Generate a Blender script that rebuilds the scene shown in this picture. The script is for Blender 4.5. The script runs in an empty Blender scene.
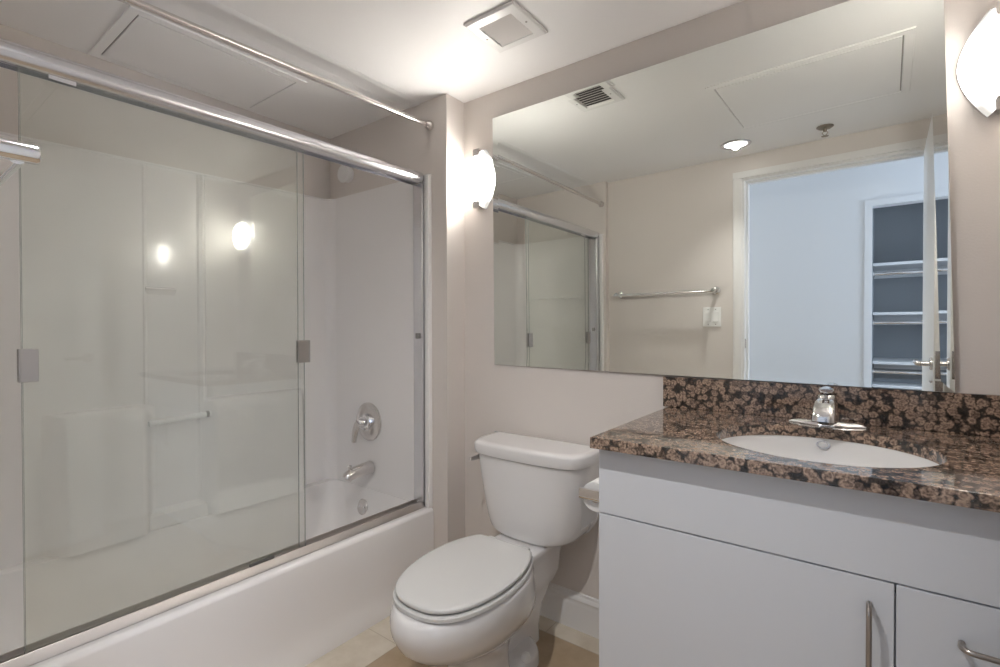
import bpy, bmesh, math, random
from mathutils import Vector, Matrix
R = math.radians
PI = math.pi
random.seed(4)
sc = bpy.context.scene
C = sc.collection

# ---------------------------------------------------------------- camera
cam = bpy.data.cameras.new('camera')
cam.sensor_width = 36.0
cam.lens = 491.5 / 1000 * 36.0
cam.clip_start = 0.02
camo = bpy.data.objects.new('camera', cam)
C.objects.link(camo)
yaw, pitch, roll = R(36.917), R(-0.5577), R(-0.0959)
F = Vector((-math.sin(yaw) * math.cos(pitch), math.cos(yaw) * math.cos(pitch), math.sin(pitch)))
rt = Vector((math.cos(yaw), math.sin(yaw), 0))
up = rt.cross(F)
r2 = rt * math.cos(roll) + up * math.sin(roll)
u2 = -rt * math.sin(roll) + up * math.cos(roll)
m = Matrix((r2, u2, -F)).transposed().to_4x4()
m.translation = Vector((1.525, -1.753, 1.2))
camo.matrix_world = m
sc.camera = camo

# ---------------------------------------------------------------- world, exposure, hall daylight and fill
w = bpy.data.worlds.new('world')
sc.world = w
w.use_nodes = True
bgn = w.node_tree.nodes['Background']
bgn.inputs[0].default_value = (0.62, 0.74, 1.0, 1)
bgn.inputs[1].default_value = 1.0
sc.view_settings.view_transform = 'Standard'
sc.view_settings.look = 'None'
sc.view_settings.gamma = 1
sc.view_settings.use_curve_mapping = False
sc.view_settings.exposure = 1.88
sc.cycles.max_bounces = 14
sc.cycles.diffuse_bounces = 8
sc.cycles.glossy_bounces = 8
sc.cycles.transmission_bounces = 8
sc.cycles.transparent_max_bounces = 16
sc.cycles.sample_clamp_indirect = 6.0
sc.cycles.caustics_reflective = False
sc.cycles.caustics_refractive = False


def area(name, loc, rot, sx, sy, power, col):
    l = bpy.data.lights.new(name, 'AREA')
    l.shape = 'RECTANGLE'
    l.size, l.size_y = sx, sy
    l.energy = power
    l.color = col
    o = bpy.data.objects.new(name, l)
    C.objects.link(o)
    o.location = loc
    o.rotation_euler = rot
    return o


SCONCE = 25.5          # emission of the glass shades
# daylight by the window in the hall's end wall, then an added fill lamp
area('hall_window_and_fill', (3.36, -2.36, 1.45), (0, R(90), 0), 1.3, 0.9, 9.3, (0.72, 0.84, 1.0))
area('hall_window_and_fill', (-0.9, -2.90, 1.5), (R(90), 0, R(-35)), 0.9, 1.2, 14, (0.76, 0.87, 1.0))  # added fill lamp with no window behind it, brightening the vanity front

# ---------------------------------------------------------------- materials
MATS = {}


def mat(name, col, rough=0.5, metal=0.0, coat=0.0, spec=0.5, bump=0.0, bscale=60, vary=0.0, vscale=3.0):
    m_ = bpy.data.materials.new(name)
    m_.use_nodes = True
    nt = m_.node_tree
    b = nt.nodes['Principled BSDF']
    b.inputs['Base Color'].default_value = (*col, 1)
    b.inputs['Roughness'].default_value = rough
    b.inputs['Metallic'].default_value = metal
    b.inputs['Specular IOR Level'].default_value = spec
    b.inputs['Coat Weight'].default_value = coat
    b.inputs['Coat Roughness'].default_value = 0.04
    tc = nt.nodes.new('ShaderNodeTexCoord')
    if vary:
        n = nt.nodes.new('ShaderNodeTexNoise')
        n.inputs['Scale'].default_value = vscale
        n.inputs['Detail'].default_value = 4
        nt.links.new(tc.outputs['Object'], n.inputs['Vector'])
        mx = nt.nodes.new('ShaderNodeMix')
        mx.data_type = 'RGBA'
        mx.inputs[6].default_value = (*[c * (1 - vary) for c in col], 1)
        mx.inputs[7].default_value = (*[min(1, c * (1 + vary)) for c in col], 1)
        nt.links.new(n.outputs[0], mx.inputs[0])
        nt.links.new(mx.outputs[2], b.inputs['Base Color'])
    if bump:
        n2 = nt.nodes.new('ShaderNodeTexNoise')
        n2.inputs['Scale'].default_value = bscale
        n2.inputs['Detail'].default_value = 3
        nt.links.new(tc.outputs['Object'], n2.inputs['Vector'])
        bp = nt.nodes.new('ShaderNodeBump')
        bp.inputs['Strength'].default_value = bump
        bp.inputs['Distance'].default_value = 0.002
        nt.links.new(n2.outputs[0], bp.inputs['Height'])
        nt.links.new(bp.outputs[0], b.inputs['Normal'])
    MATS[name] = m_
    return m_


M_PAINT = mat('wall_paint', (0.69, 0.645, 0.61), 0.55, bump=0.25, bscale=180, vary=0.02)
M_CEIL = mat('ceiling_paint', (0.88, 0.87, 0.868), 0.5, bump=0.2, bscale=160, vary=0.015)
M_TRIM = mat('trim_paint', (0.78, 0.77, 0.76), 0.35, bump=0.05)
M_HALL = mat('hall_paint', (0.68, 0.685, 0.70), 0.5, bump=0.2, bscale=160)
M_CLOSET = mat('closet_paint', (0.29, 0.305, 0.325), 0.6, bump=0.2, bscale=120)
M_ACRYL = mat('white_acrylic', (0.88, 0.865, 0.86), 0.14, coat=0.3, bump=0.02, bscale=8)
M_PORC = mat('white_porcelain', (0.76, 0.75, 0.75), 0.10, coat=0.6, bump=0.01, bscale=20)
M_BASIN = mat('basin_porcelain', (0.78, 0.775, 0.77), 0.10, coat=0.6, bump=0.01)
M_SEAT = mat('white_seat_plastic', (0.66, 0.66, 0.65), 0.22, bump=0.01)
M_CAB = mat('white_laminate', (0.66, 0.68, 0.72), 0.32, bump=0.03, bscale=40)
M_CHROME = mat('chrome', (0.86, 0.86, 0.87), 0.07, metal=1.0, bump=0.01)
M_SATIN = mat('satin_aluminium', (0.76, 0.76, 0.79), 0.26, metal=1.0, bump=0.02, bscale=30)
M_NICK = mat('brushed_nickel', (0.74, 0.71, 0.69), 0.25, metal=1.0, bump=0.05, bscale=200)
M_TRACK = mat('dull_track_metal', (0.62, 0.585, 0.565), 0.42, metal=1.0, bump=0.05, bscale=90)
M_GUIDE = mat('dark_grey_plastic', (0.12, 0.115, 0.11), 0.45, bump=0.03)
M_PLATE = mat('satin_plate', (0.50, 0.48, 0.47), 0.32, metal=1.0, bump=0.05, bscale=120)
M_PULL = mat('bronze_nickel_pull', (0.40, 0.36, 0.33), 0.30, metal=1.0, bump=0.03)
M_DARK = mat('dark_void', (0.05, 0.05, 0.05), 0.7, bump=0.02)
M_PLAST = mat('white_plastic', (0.86, 0.86, 0.85), 0.35, bump=0.02)
M_PAPER = mat('tissue_paper', (0.84, 0.83, 0.82), 0.9, bump=0.4, bscale=220)
M_CARD = mat('cardboard_core', (0.45, 0.33, 0.22), 0.9, bump=0.2)
M_VENT = mat('vent_enamel', (0.72, 0.69, 0.67), 0.4, bump=0.03)
M_BRASS = mat('sprinkler_brass', (0.30, 0.26, 0.21), 0.35, metal=1.0, bump=0.03)
M_RUBBER = mat('grey_plastic', (0.32, 0.31, 0.29), 0.5, bump=0.03)


def glass_mat(name, tint, haze):
    m_ = bpy.data.materials.new(name)
    m_.use_nodes = True
    nt = m_.node_tree
    nt.nodes.clear()
    out = nt.nodes.new('ShaderNodeOutputMaterial')
    tr = nt.nodes.new('ShaderNodeBsdfTransparent')
    tr.inputs[0].default_value = (*tint, 1)
    gl = nt.nodes.new('ShaderNodeBsdfGlossy')
    gl.inputs['Roughness'].default_value = 0.0
    gl.inputs[0].default_value = (0.95, 1.0, 0.97, 1)
    fr = nt.nodes.new('ShaderNodeFresnel')
    fr.inputs[0].default_value = 1.5
    geo = nt.nodes.new('ShaderNodeNewGeometry')
    # same reflectance from either side of the pane
    sub = nt.nodes.new('ShaderNodeMix')
    sub.data_type = 'FLOAT'
    fr2 = nt.nodes.new('ShaderNodeFresnel')
    fr2.inputs[0].default_value = 1 / 1.5
    inv = nt.nodes.new('ShaderNodeLayerWeight')
    mul = nt.nodes.new('ShaderNodeMath')
    mul.operation = 'POWER'
    mul.inputs[1].default_value = 5.0
    nt.links.new(inv.outputs['Facing'], mul.inputs[0])
    ma = nt.nodes.new('ShaderNodeMath')
    ma.operation = 'MULTIPLY_ADD'
    ma.inputs[1].default_value = 0.96
    ma.inputs[2].default_value = 0.04
    nt.links.new(mul.outputs[0], ma.inputs[0])
    mix = nt.nodes.new('ShaderNodeMixShader')
    nt.links.new(ma.outputs[0], mix.inputs[0])
    nt.links.new(tr.outputs[0], mix.inputs[1])
    nt.links.new(gl.outputs[0], mix.inputs[2])
    df = nt.nodes.new('ShaderNodeBsdfDiffuse')
    df.inputs[0].default_value = (0.80, 0.81, 0.78, 1)
    nz = nt.nodes.new('ShaderNodeTexNoise')
    nz.inputs['Scale'].default_value = 4
    tc = nt.nodes.new('ShaderNodeTexCoord')
    nt.links.new(tc.outputs['Object'], nz.inputs['Vector'])
    mm = nt.nodes.new('ShaderNodeMath')
    mm.operation = 'MULTIPLY'
    mm.inputs[1].default_value = haze * 2
    nt.links.new(nz.outputs[0], mm.inputs[0])
    mix2 = nt.nodes.new('ShaderNodeMixShader')
    nt.links.new(mm.outputs[0], mix2.inputs[0])
    nt.links.new(mix.outputs[0], mix2.inputs[1])
    nt.links.new(df.outputs[0], mix2.inputs[2])
    nt.links.new(mix2.outputs[0], out.inputs[0])
    for n in (geo, sub, fr, fr2):
        nt.nodes.remove(n)
    return m_


M_GLASS = glass_mat('shower_glass', (0.984, 0.989, 0.98), 0.02)
M_GEDGE = mat('glass_edge', (0.34, 0.37, 0.35), 0.15, spec=0.8, bump=0.01)


def mirror_mat():
    m_ = bpy.data.materials.new('mirror_silver')
    m_.use_nodes = True
    nt = m_.node_tree
    nt.nodes.clear()
    out = nt.nodes.new('ShaderNodeOutputMaterial')
    g = nt.nodes.new('ShaderNodeBsdfGlossy')
    g.inputs[0].default_value = (0.86, 0.885, 0.85, 1)
    g.inputs['Roughness'].default_value = 0.0
    nt.links.new(g.outputs[0], out.inputs[0])
    return m_


M_MIRROR = mirror_mat()


def shade_mat():
    # lit frosted glass: brightest around the bulb behind its middle
    m_ = bpy.data.materials.new('lit_frosted_glass')
    m_.use_nodes = True
    nt = m_.node_tree
    nt.nodes.clear()
    out = nt.nodes.new('ShaderNodeOutputMaterial')
    em = nt.nodes.new('ShaderNodeEmission')
    em.inputs[0].default_value = (1.0, 0.95, 0.88, 1)
    tc = nt.nodes.new('ShaderNodeTexCoord')
    sep = nt.nodes.new('ShaderNodeSeparateXYZ')
    nt.links.new(tc.outputs['Object'], sep.inputs[0])
    mr = nt.nodes.new('ShaderNodeMapRange')
    mr.interpolation_type = 'SMOOTHSTEP'
    mr.inputs[1].default_value = 0.112
    mr.inputs[2].default_value = 0.040
    mr.inputs[3].default_value = 2.2
    mr.inputs[4].default_value = SCONCE
    ab = nt.nodes.new('ShaderNodeMath')
    ab.operation = 'ABSOLUTE'
    nt.links.new(sep.outputs[2], ab.inputs[0])
    nt.links.new(ab.outputs[0], mr.inputs[0])
    # thinner glow toward the rim, which sits against the wall away from the bulb
    m2 = nt.nodes.new('ShaderNodeMapRange')
    m2.interpolation_type = 'SMOOTHSTEP'
    m2.inputs[1].default_value = -0.012
    m2.inputs[2].default_value = -0.062
    m2.inputs[3].default_value = 0.10
    m2.inputs[4].default_value = 1.0
    nt.links.new(sep.outputs[1], m2.inputs[0])
    mu = nt.nodes.new('ShaderNodeMath')
    mu.operation = 'MULTIPLY'
    nt.links.new(mr.outputs[0], mu.inputs[0])
    nt.links.new(m2.outputs[0], mu.inputs[1])
    nt.links.new(mu.outputs[0], em.inputs[1])
    gl = nt.nodes.new('ShaderNodeBsdfGlossy')
    gl.inputs['Roughness'].default_value = 0.15
    gl.inputs[0].default_value = (0.06, 0.06, 0.06, 1)
    ad = nt.nodes.new('ShaderNodeAddShader')
    nt.links.new(em.outputs[0], ad.inputs[0])
    nt.links.new(gl.outputs[0], ad.inputs[1])
    nt.links.new(ad.outputs[0], out.inputs[0])
    return m_


M_SHADE = shade_mat()
M_SHADEIN = mat('white_glass_lining', (0.72, 0.68, 0.62), 0.3, bump=0.01)


def emit_mat(name, col, s):
    m_ = bpy.data.materials.new(name)
    m_.use_nodes = True
    nt = m_.node_tree
    b = nt.nodes['Principled BSDF']
    b.inputs['Base Color'].default_value = (0.8, 0.8, 0.8, 1)
    b.inputs['Emission Color'].default_value = (*col, 1)
    b.inputs['Emission Strength'].default_value = s
    return m_


M_CAN = emit_mat('lit_lens', (1.0, 0.99, 0.98), 2.2)


def granite_mat():
    # brown stone of round brown crystals ringed in near-black
    m_ = bpy.data.materials.new('brown_granite')
    m_.use_nodes = True
    nt = m_.node_tree
    b = nt.nodes['Principled BSDF']
    L = nt.links.new
    tc = nt.nodes.new('ShaderNodeTexCoord')
    nz = nt.nodes.new('ShaderNodeTexNoise')
    nz.inputs['Scale'].default_value = 70
    nz.inputs['Detail'].default_value = 3
    L(tc.outputs['Object'], nz.inputs['Vector'])
    vm = nt.nodes.new('ShaderNodeVectorMath')
    vm.operation = 'MULTIPLY_ADD'
    vm.inputs[1].default_value = (0.013, 0.013, 0.013)
    L(nz.outputs['Color'], vm.inputs[0])
    L(tc.outputs['Object'], vm.inputs[2])
    v1 = nt.nodes.new('ShaderNodeTexVoronoi')
    v1.inputs['Scale'].default_value = 60
    v1.inputs['Randomness'].default_value = 0.95
    L(vm.outputs[0], v1.inputs['Vector'])
    # ring darkness from distance to the crystal centre
    cr = nt.nodes.new('ShaderNodeValToRGB')
    e = cr.color_ramp.elements
    e[0].position = 0.0
    e[0].color = (0.27, 0.205, 0.165, 1)
    e[1].position = 0.80
    e[1].color = (0.03, 0.027, 0.025, 1)
    for pos, col in ((0.25, (0.22, 0.165, 0.135, 1)), (0.47, (0.34, 0.265, 0.215, 1)), (0.58, (0.18, 0.135, 0.11, 1)), (0.67, (0.05, 0.043, 0.039, 1))):
        x = e.new(pos)
        x.color = col
    L(v1.outputs['Distance'], cr.inputs[0])
    # per-crystal tint
    hs = nt.nodes.new('ShaderNodeMix')
    hs.data_type = 'RGBA'
    hs.blend_type = 'MULTIPLY'
    hs.inputs[0].default_value = 1.0
    sepc = nt.nodes.new('ShaderNodeSeparateColor')
    L(v1.outputs['Color'], sepc.inputs[0])
    c2 = nt.nodes.new('ShaderNodeValToRGB')
    f = c2.color_ramp.elements
    f[0].color = (0.4, 0.38, 0.38, 1)
    f[1].color = (1.15, 1.1, 1.05, 1)
    f[0].position = 0.02
    f[1].position = 0.22
    L(sepc.outputs[0], c2.inputs[0])
    L(cr.outputs[0], hs.inputs[6])
    L(c2.outputs[0], hs.inputs[7])
    # small specks
    n2 = nt.nodes.new('ShaderNodeTexNoise')
    n2.inputs['Scale'].default_value = 190
    n2.inputs['Detail'].default_value = 4
    L(tc.outputs['Object'], n2.inputs['Vector'])
    c3 = nt.nodes.new('ShaderNodeValToRGB')
    c3.color_ramp.elements[0].position = 0.36
    c3.color_ramp.elements[0].color = (0.35, 0.33, 0.33, 1)
    c3.color_ramp.elements[1].position = 0.58
    c3.color_ramp.elements[1].color = (1.25, 1.2, 1.15, 1)
    L(n2.outputs[0], c3.inputs[0])
    h2 = nt.nodes.new('ShaderNodeMix')
    h2.data_type = 'RGBA'
    h2.blend_type = 'MULTIPLY'
    h2.inputs[0].default_value = 0.9
    L(hs.outputs[2], h2.inputs[6])
    L(c3.outputs[0], h2.inputs[7])
    L(h2.outputs[2], b.inputs['Base Color'])
    b.inputs['Roughness'].default_value = 0.09
    b.inputs['Coat Weight'].default_value = 0.4
    b.inputs['Coat Roughness'].default_value = 0.04
    return m_


M_GRAN = granite_mat()


def floor_mat():
    # tan field tiles inside a border of pale narrow tiles, thin grout
    m_ = bpy.data.materials.new('beige_tile')
    m_.use_nodes = True
    nt = m_.node_tree
    L = nt.links.new
    b = nt.nodes['Principled BSDF']
    tc = nt.nodes.new('ShaderNodeTexCoord')
    sep = nt.nodes.new('ShaderNodeSeparateXYZ')
    L(tc.outputs['Object'], sep.inputs[0])

    def math_(op, a, bb):
        n = nt.nodes.new('ShaderNodeMath')
        n.operation = op
        for i, v in enumerate((a, bb)):
            if isinstance(v, (int, float)):
                n.inputs[i].default_value = v
            else:
                L(v, n.inputs[i])
        return n.outputs[0]
    x, y = sep.outputs[0], sep.outputs[1]
    bx_ = math_('LESS_THAN', x, 0.100)
    by_ = math_('GREATER_THAN', y, -0.102)
    border = math_('MAXIMUM', bx_, by_)
    n = nt.nodes.new('ShaderNodeTexNoise')
    n.inputs['Scale'].default_value = 7
    n.inputs['Detail'].default_value = 6
    n.inputs['Roughness'].default_value = 0.62
    L(tc.outputs['Object'], n.inputs['Vector'])

    def ramp(c0, c1):
        r_ = nt.nodes.new('ShaderNodeValToRGB')
        r_.color_ramp.elements[0].position = 0.3
        r_.color_ramp.elements[1].position = 0.7
        r_.color_ramp.elements[0].color = (*c0, 1)
        r_.color_ramp.elements[1].color = (*c1, 1)
        L(n.outputs[0], r_.inputs[0])
        return r_.outputs[0]

    def mix(f_, a, bb):
        k = nt.nodes.new('ShaderNodeMix')
        k.data_type = 'RGBA'
        L(f_, k.inputs[0])
        L(a, k.inputs[6])
        if isinstance(bb, tuple):
            k.inputs[7].default_value = (*bb, 1)
        else:
            L(bb, k.inputs[7])
        return k.outputs[2]
    field = ramp((0.36, 0.27, 0.17), (0.47, 0.36, 0.245))
    pale = ramp((0.55, 0.48, 0.38), (0.71, 0.65, 0.55))
    col = mix(border, field, pale)
    # grout: field grid 0.305, border joints
    gx = math_('LESS_THAN', math_('ABSOLUTE', math_('SUBTRACT', x, 0.100), 0), 0.0018)
    gy = math_('LESS_THAN', math_('ABSOLUTE', math_('SUBTRACT', y, -0.102), 0), 0.0018)
    fx = math_('LESS_THAN', math_('FRACT', math_('DIVIDE', math_('SUBTRACT', x, 0.1), 0.405), 0), 0.009)
    fy = math_('LESS_THAN', math_('FRACT', math_('DIVIDE', math_('SUBTRACT', y, -0.102), 0.405), 0), 0.009)
    g = math_('MAXIMUM', math_('MAXIMUM', gx, gy), math_('MAXIMUM', fx, fy))
    gs = math_('MULTIPLY', g, 0.55)
    col = mix(gs, col, (0.36, 0.29, 0.20))
    L(col, b.inputs['Base Color'])
    b.inputs['Roughness'].default_value = 0.38
    bp = nt.nodes.new('ShaderNodeBump')
    bp.inputs['Strength'].default_value = 0.3
    bp.inputs['Distance'].default_value = 0.002
    inv = math_('SUBTRACT', 1.0, g)
    L(inv, bp.inputs['Height'])
    L(bp.outputs[0], b.inputs['Normal'])
    return m_


M_FLOOR = floor_mat()
M_HFLOOR = mat('hall_floor', (0.42, 0.36, 0.30), 0.5, bump=0.1, vary=0.1)


# ---------------------------------------------------------------- mesh helpers
def bx(bm, x0, y0, z0, x1, y1, z1, bev=0.0, seg=2):
    x0, x1 = min(x0, x1), max(x0, x1)
    y0, y1 = min(y0, y1), max(y0, y1)
    z0, z1 = min(z0, z1), max(z0, z1)
    t = bmesh.new()
    vs = [t.verts.new((x, y, z)) for x in (x0, x1) for y in (y0, y1) for z in (z0, z1)]
    for q in ((0, 1, 3, 2), (4, 6, 7, 5), (0, 4, 5, 1), (2, 3, 7, 6), (0, 2, 6, 4), (1, 5, 7, 3)):
        t.faces.new([vs[i] for i in q])
    if bev:
        bmesh.ops.bevel(t, geom=t.edges[:] + t.verts[:], offset=bev, segments=seg, profile=0.5, affect='EDGES')
    merge(bm, t)


def merge(bm, t, mtx=None):
    mp = {}
    for v in t.verts:
        mp[v] = bm.verts.new(mtx @ v.co if mtx else v.co)
    for f in t.faces:
        try:
            bm.faces.new([mp[v] for v in f.verts])
        except ValueError:
            pass
    t.free()


def loft(bm, rings, cap0=True, cap1=True, closed=True):
    """rings: lists of the same number of points, joined one after another"""
    rv = [[bm.verts.new(p) for p in r_] for r_ in rings]
    n = len(rv[0])
    for a, b in zip(rv, rv[1:]):
        for i in range(n if closed else n - 1):
            j = (i + 1) % n
            bm.faces.new((a[i], a[j], b[j], b[i]))
    if cap0:
        bm.faces.new(rv[0][::-1])
    if cap1:
        bm.faces.new(rv[-1])


def frame_of(d):
    d = d.normalized()
    a = Vector((0, 0, 1)) if abs(d.z) < 0.9 else Vector((1, 0, 0))
    s = d.cross(a).normalized()
    return s, d.cross(s).normalized()


def tube(bm, pts, rad, n=16, caps=True):
    pts = [Vector(p) for p in pts]
    rads = rad if isinstance(rad, (list, tuple)) else [rad] * len(pts)
    rings = []
    s0 = None
    for i, p in enumerate(pts):
        d = (pts[min(i + 1, len(pts) - 1)] - pts[max(i - 1, 0)]).normalized()
        if s0 is None:
            s0, _ = frame_of(d)
        s = (s0 - d * s0.dot(d)).normalized()
        s0 = s
        t = d.cross(s)
        rings.append([p + (s * math.cos(2 * PI * k / n) + t * math.sin(2 * PI * k / n)) * rads[i] for k in range(n)])
    loft(bm, rings, caps, caps)


def lathe(bm, o, axis, prof, n=32, cap0=True, cap1=True):
    """prof: (distance along axis, radius) pairs"""
    o = Vector(o)
    ax = Vector(axis).normalized()
    s, t = frame_of(ax)
    rings = [[o + ax * h + (s * math.cos(2 * PI * k / n) + t * math.sin(2 * PI * k / n)) * r_ for k in range(n)] for h, r_ in prof]
    loft(bm, rings, cap0, cap1)


def prism(bm, pts, ax, a, b):
    """a closed 2D outline pushed from a to b along axis ax ('x','y','z')"""
    def P(u, v, h):
        return {'x': (h, u, v), 'y': (u, h, v), 'z': (u, v, h)}[ax]
    loft(bm, [[P(u, v, a) for u, v in pts], [P(u, v, b) for u, v in pts]])


def smooth_path(pts, k=8):
    """Catmull-Rom through the points"""
    P = [Vector(p) for p in pts]
    P = [P[0] * 2 - P[1]] + P + [P[-1] * 2 - P[-2]]
    out = []
    for i in range(1, len(P) - 2):
        for j in range(k):
            t = j / k
            a, b, c, d = P[i - 1], P[i], P[i + 1], P[i + 2]
            out.append(0.5 * ((2 * b) + (c - a) * t + (2 * a - 5 * b + 4 * c - d) * t * t + (3 * b - a - 3 * c + d) * t ** 3))
    out.append(P[-2])
    return out


def obj(name, bm, m_, parent=None, sharp=35, origin=None, weight=True):
    bmesh.ops.remove_doubles(bm, verts=bm.verts[:], dist=1e-6)
    bmesh.ops.recalc_face_normals(bm, faces=bm.faces[:])
    me = bpy.data.meshes.new(name)
    off = Vector((0, 0, 0))
    p = parent
    while p is not None:
        off += p.location
        p = p.parent
    o0 = Vector(origin) if origin is not None else (off if parent else Vector((0, 0, 0)))
    bmesh.ops.translate(bm, verts=bm.verts[:], vec=-o0)
    bm.to_mesh(me)
    bm.free()
    for pl in me.polygons:
        pl.use_smooth = True
    me.set_sharp_from_angle(angle=R(sharp))
    me.materials.append(m_)
    o = bpy.data.objects.new(name, me)
    C.objects.link(o)
    if weight:
        wn = o.modifiers.new('weighted', 'WEIGHTED_NORMAL')
        wn.keep_sharp = True
    if parent is not None:
        o.parent = parent
        o.location = o0 - off
    else:
        o.location = o0
    return o


def thing(name, label, cat, loc=(0, 0, 0), group=None):
    o = bpy.data.objects.new(name, None)
    o.empty_display_size = 0.05
    C.objects.link(o)
    o.location = loc
    o['label'] = label
    o['category'] = cat
    if group:
        o['group'] = group
    return o


def tag(o, label, cat, group=None):
    o['label'] = label
    o['category'] = cat
    if group:
        o['group'] = group
    return o


def struct(name, bm, m_, parent=None, label=None, cat=None):
    o = obj(name, bm, m_, parent)
    o['kind'] = 'structure'
    if label:
        o['label'] = label
        o['category'] = cat
    return o


def NB():
    return bmesh.new()


# ---------------------------------------------------------------- key dimensions
H = 2.259            # ceiling
YN = -0.121          # face of the wall at the tap end of the tub
XL = -0.885          # wall behind the tub
XR = 1.93            # right wall
YD = -1.69           # wall with the door
DT = 0.12            # its thickness
YTE = -1.645         # face of the short wall at the other end of the tub
DX0, DX1, DZ = 0.840, 1.728, 2.115   # door opening

# ================================================================= the setting
bm = NB(); bx(bm, XL - 0.1, YD - DT, -0.06, XR + 0.1, 0.1, 0.0)
struct('floor', bm, M_FLOOR, label='beige tile floor with a pale border strip', cat='floor')
bm = NB(); bx(bm, XL - 0.1, YD - DT, H, XR + 0.1, 0.1, H + 0.08)
struct('ceiling', bm, M_CEIL, label='flat white bathroom ceiling', cat='ceiling')
bm = NB(); bx(bm, 0.0, 0.0, 0.0, XR + 0.1, 0.1, H)
struct('wall_back', bm, M_PAINT, label='taupe wall behind the mirror and toilet', cat='wall')
bm = NB(); bx(bm, XL - 0.1, YN, 0.0, 0.0, 0.1, H)
struct('wall_tap_end', bm, M_PAINT, label='taupe wall at the tap end of the tub', cat='wall')
bm = NB(); bx(bm, XL - 0.1, YD, 0.0, XL, YN, H)
struct('wall_left', bm, M_PAINT, label='taupe wall above the tub surround', cat='wall')
bm = NB(); bx(bm, XR, YD, 0.0, XR + 0.1, 0.0, H)
struct('wall_right', bm, M_PAINT, label='taupe wall at the right end of the vanity', cat='wall')
bm = NB()
bx(bm, XL - 0.1, YD - DT, 0.0, DX0, YD, H)
bx(bm, DX1, YD - DT, 0.0, XR + 0.1, YD, H)
bx(bm, DX0, YD - DT, DZ, DX1, YD, H)
bx(bm, XL, YD, 0.0, -0.075, YTE, H)
struct('wall_door', bm, M_PAINT, label='cream wall with the doorway and towel bar, seen in the mirror', cat='wall')

# ceiling seam over the tub: a low taped ridge along the ceiling
bm = NB()
prism(bm, [(-0.27, H + 0.0005), (-0.19, H - 0.005), (-0.176, H - 0.0048), (-0.162, H + 0.0005)], 'y', YD, YN)
struct('trim_1', bm, M_CEIL)


def baseboard_profile(h=0.144, t=0.016):
    return [(0, 0), (t, 0), (t, h * 0.66), (t * 0.8, h * 0.70), (t * 0.75, h * 0.78), (t * 0.95, h * 0.82),
            (t * 0.8, h * 0.88), (t * 0.45, h * 0.92), (t * 0.4, h * 0.985), (t * 0.2, h), (0, h)]


bm = NB()
prism(bm, [(-a, z) for a, z in baseboard_profile()], 'x', 0.018, 0.966)
struct('baseboard_back', bm, M_TRIM)
bm = NB()
prism(bm, [(a, z) for a, z in baseboard_profile()], 'y', YN - 0.0, -0.0005)
struct('baseboard_tap_end', bm, M_TRIM)
bm = NB()
prism(bm, [(YD + a, z) for a, z in baseboard_profile()], 'x', -0.07, DX0 - 0.055)
struct('baseboard_door', bm, M_TRIM)

# door casing and jamb lining
bm = NB()
cw, ct_ = 0.052, 0.016
for (a, b) in ((DX0 - cw, DX0), (DX1, DX1 + cw)):
    prism(bm, [(a, YD), (a, YD + ct_ * 0.7), (a + 0.012, YD + ct_), (b - 0.008, YD + ct_ * 0.8), (b, YD + ct_ * 0.5), (b, YD)], 'z', 0.0, DZ)
    bx(bm, a, YD - DT - 0.014, 0, b, YD - DT, DZ)
bx(bm, DX0 - cw, YD, DZ, DX1 + cw, YD + ct_, DZ + cw * 0.8, 0.003)
bx(bm, DX0 - cw, YD - DT - 0.014, DZ, DX1 + cw, YD - DT, DZ + cw * 0.8)
struct('trim_2', bm, M_TRIM)
bm = NB()
bx(bm, DX0, YD - DT, 0, DX0 + 0.014, YD, DZ)
bx(bm, DX1 - 0.014, YD - DT, 0, DX1, YD, DZ)
bx(bm, DX0 + 0.014, YD - DT, DZ - 0.014, DX1 - 0.014, YD, DZ)
bx(bm, DX0 + 0.014, YD - 0.085, 0, DX0 + 0.026, YD - 0.045, DZ - 0.014)
bx(bm, DX0 + 0.026, YD - 0.085, DZ - 0.026, DX1 - 0.014, YD - 0.045, DZ - 0.014)
jl = struct('trim_3', bm, M_TRIM)
bm = NB(); bx(bm, DX0 + 0.014, YD - 0.032, 1.045, DX0 + 0.0165, YD - 0.006, 1.105, 0.0008)
obj('strike_plate', bm, M_NICK, jl)

# door leaf, standing open against the right-hand side
LW = 0.80
bm = NB(); bx(bm, 1.708, YD + 0.022, 0.012, 1.742, YD + 0.022 + LW, 2.085, 0.002)
door = struct('door_1', bm, M_TRIM, label='white flush door standing open, seen in the mirror', cat='door')
LY = YD + 0.022 + LW - 0.062
for sx, xf in ((-1, 1.708), (1, 1.742)):
    bm = NB()
    lathe(bm, (xf, LY, 1.04), (sx, 0, 0), [(0, 0.026), (0.006, 0.026), (0.009, 0.022), (0.009, 0.010), (0.036, 0.010)], 24)
    tube(bm, smooth_path([(xf + sx * 0.034, LY, 1.04), (xf + sx * 0.046, LY - 0.008, 1.04), (xf + sx * 0.048, LY - 0.03, 1.04), (xf + sx * 0.048, LY - 0.115, 1.04)]), 0.0095, 12)
    obj('door_handle', bm, M_NICK, door)
bm = NB()
bx(bm, 1.713, YD + 0.022 + LW, 0.985, 1.737, YD + 0.022 + LW + 0.002, 1.095, 0.0008)
obj('latch_plate', bm, M_NICK, door)
for z in (0.25, 1.05, 1.85):
    bm = NB(); tube(bm, [(1.7235, YD + 0.0165, z - 0.045), (1.7235, YD + 0.0165, z + 0.045)], 0.006, 10)
    obj('hinge', bm, M_NICK, door)

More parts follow.
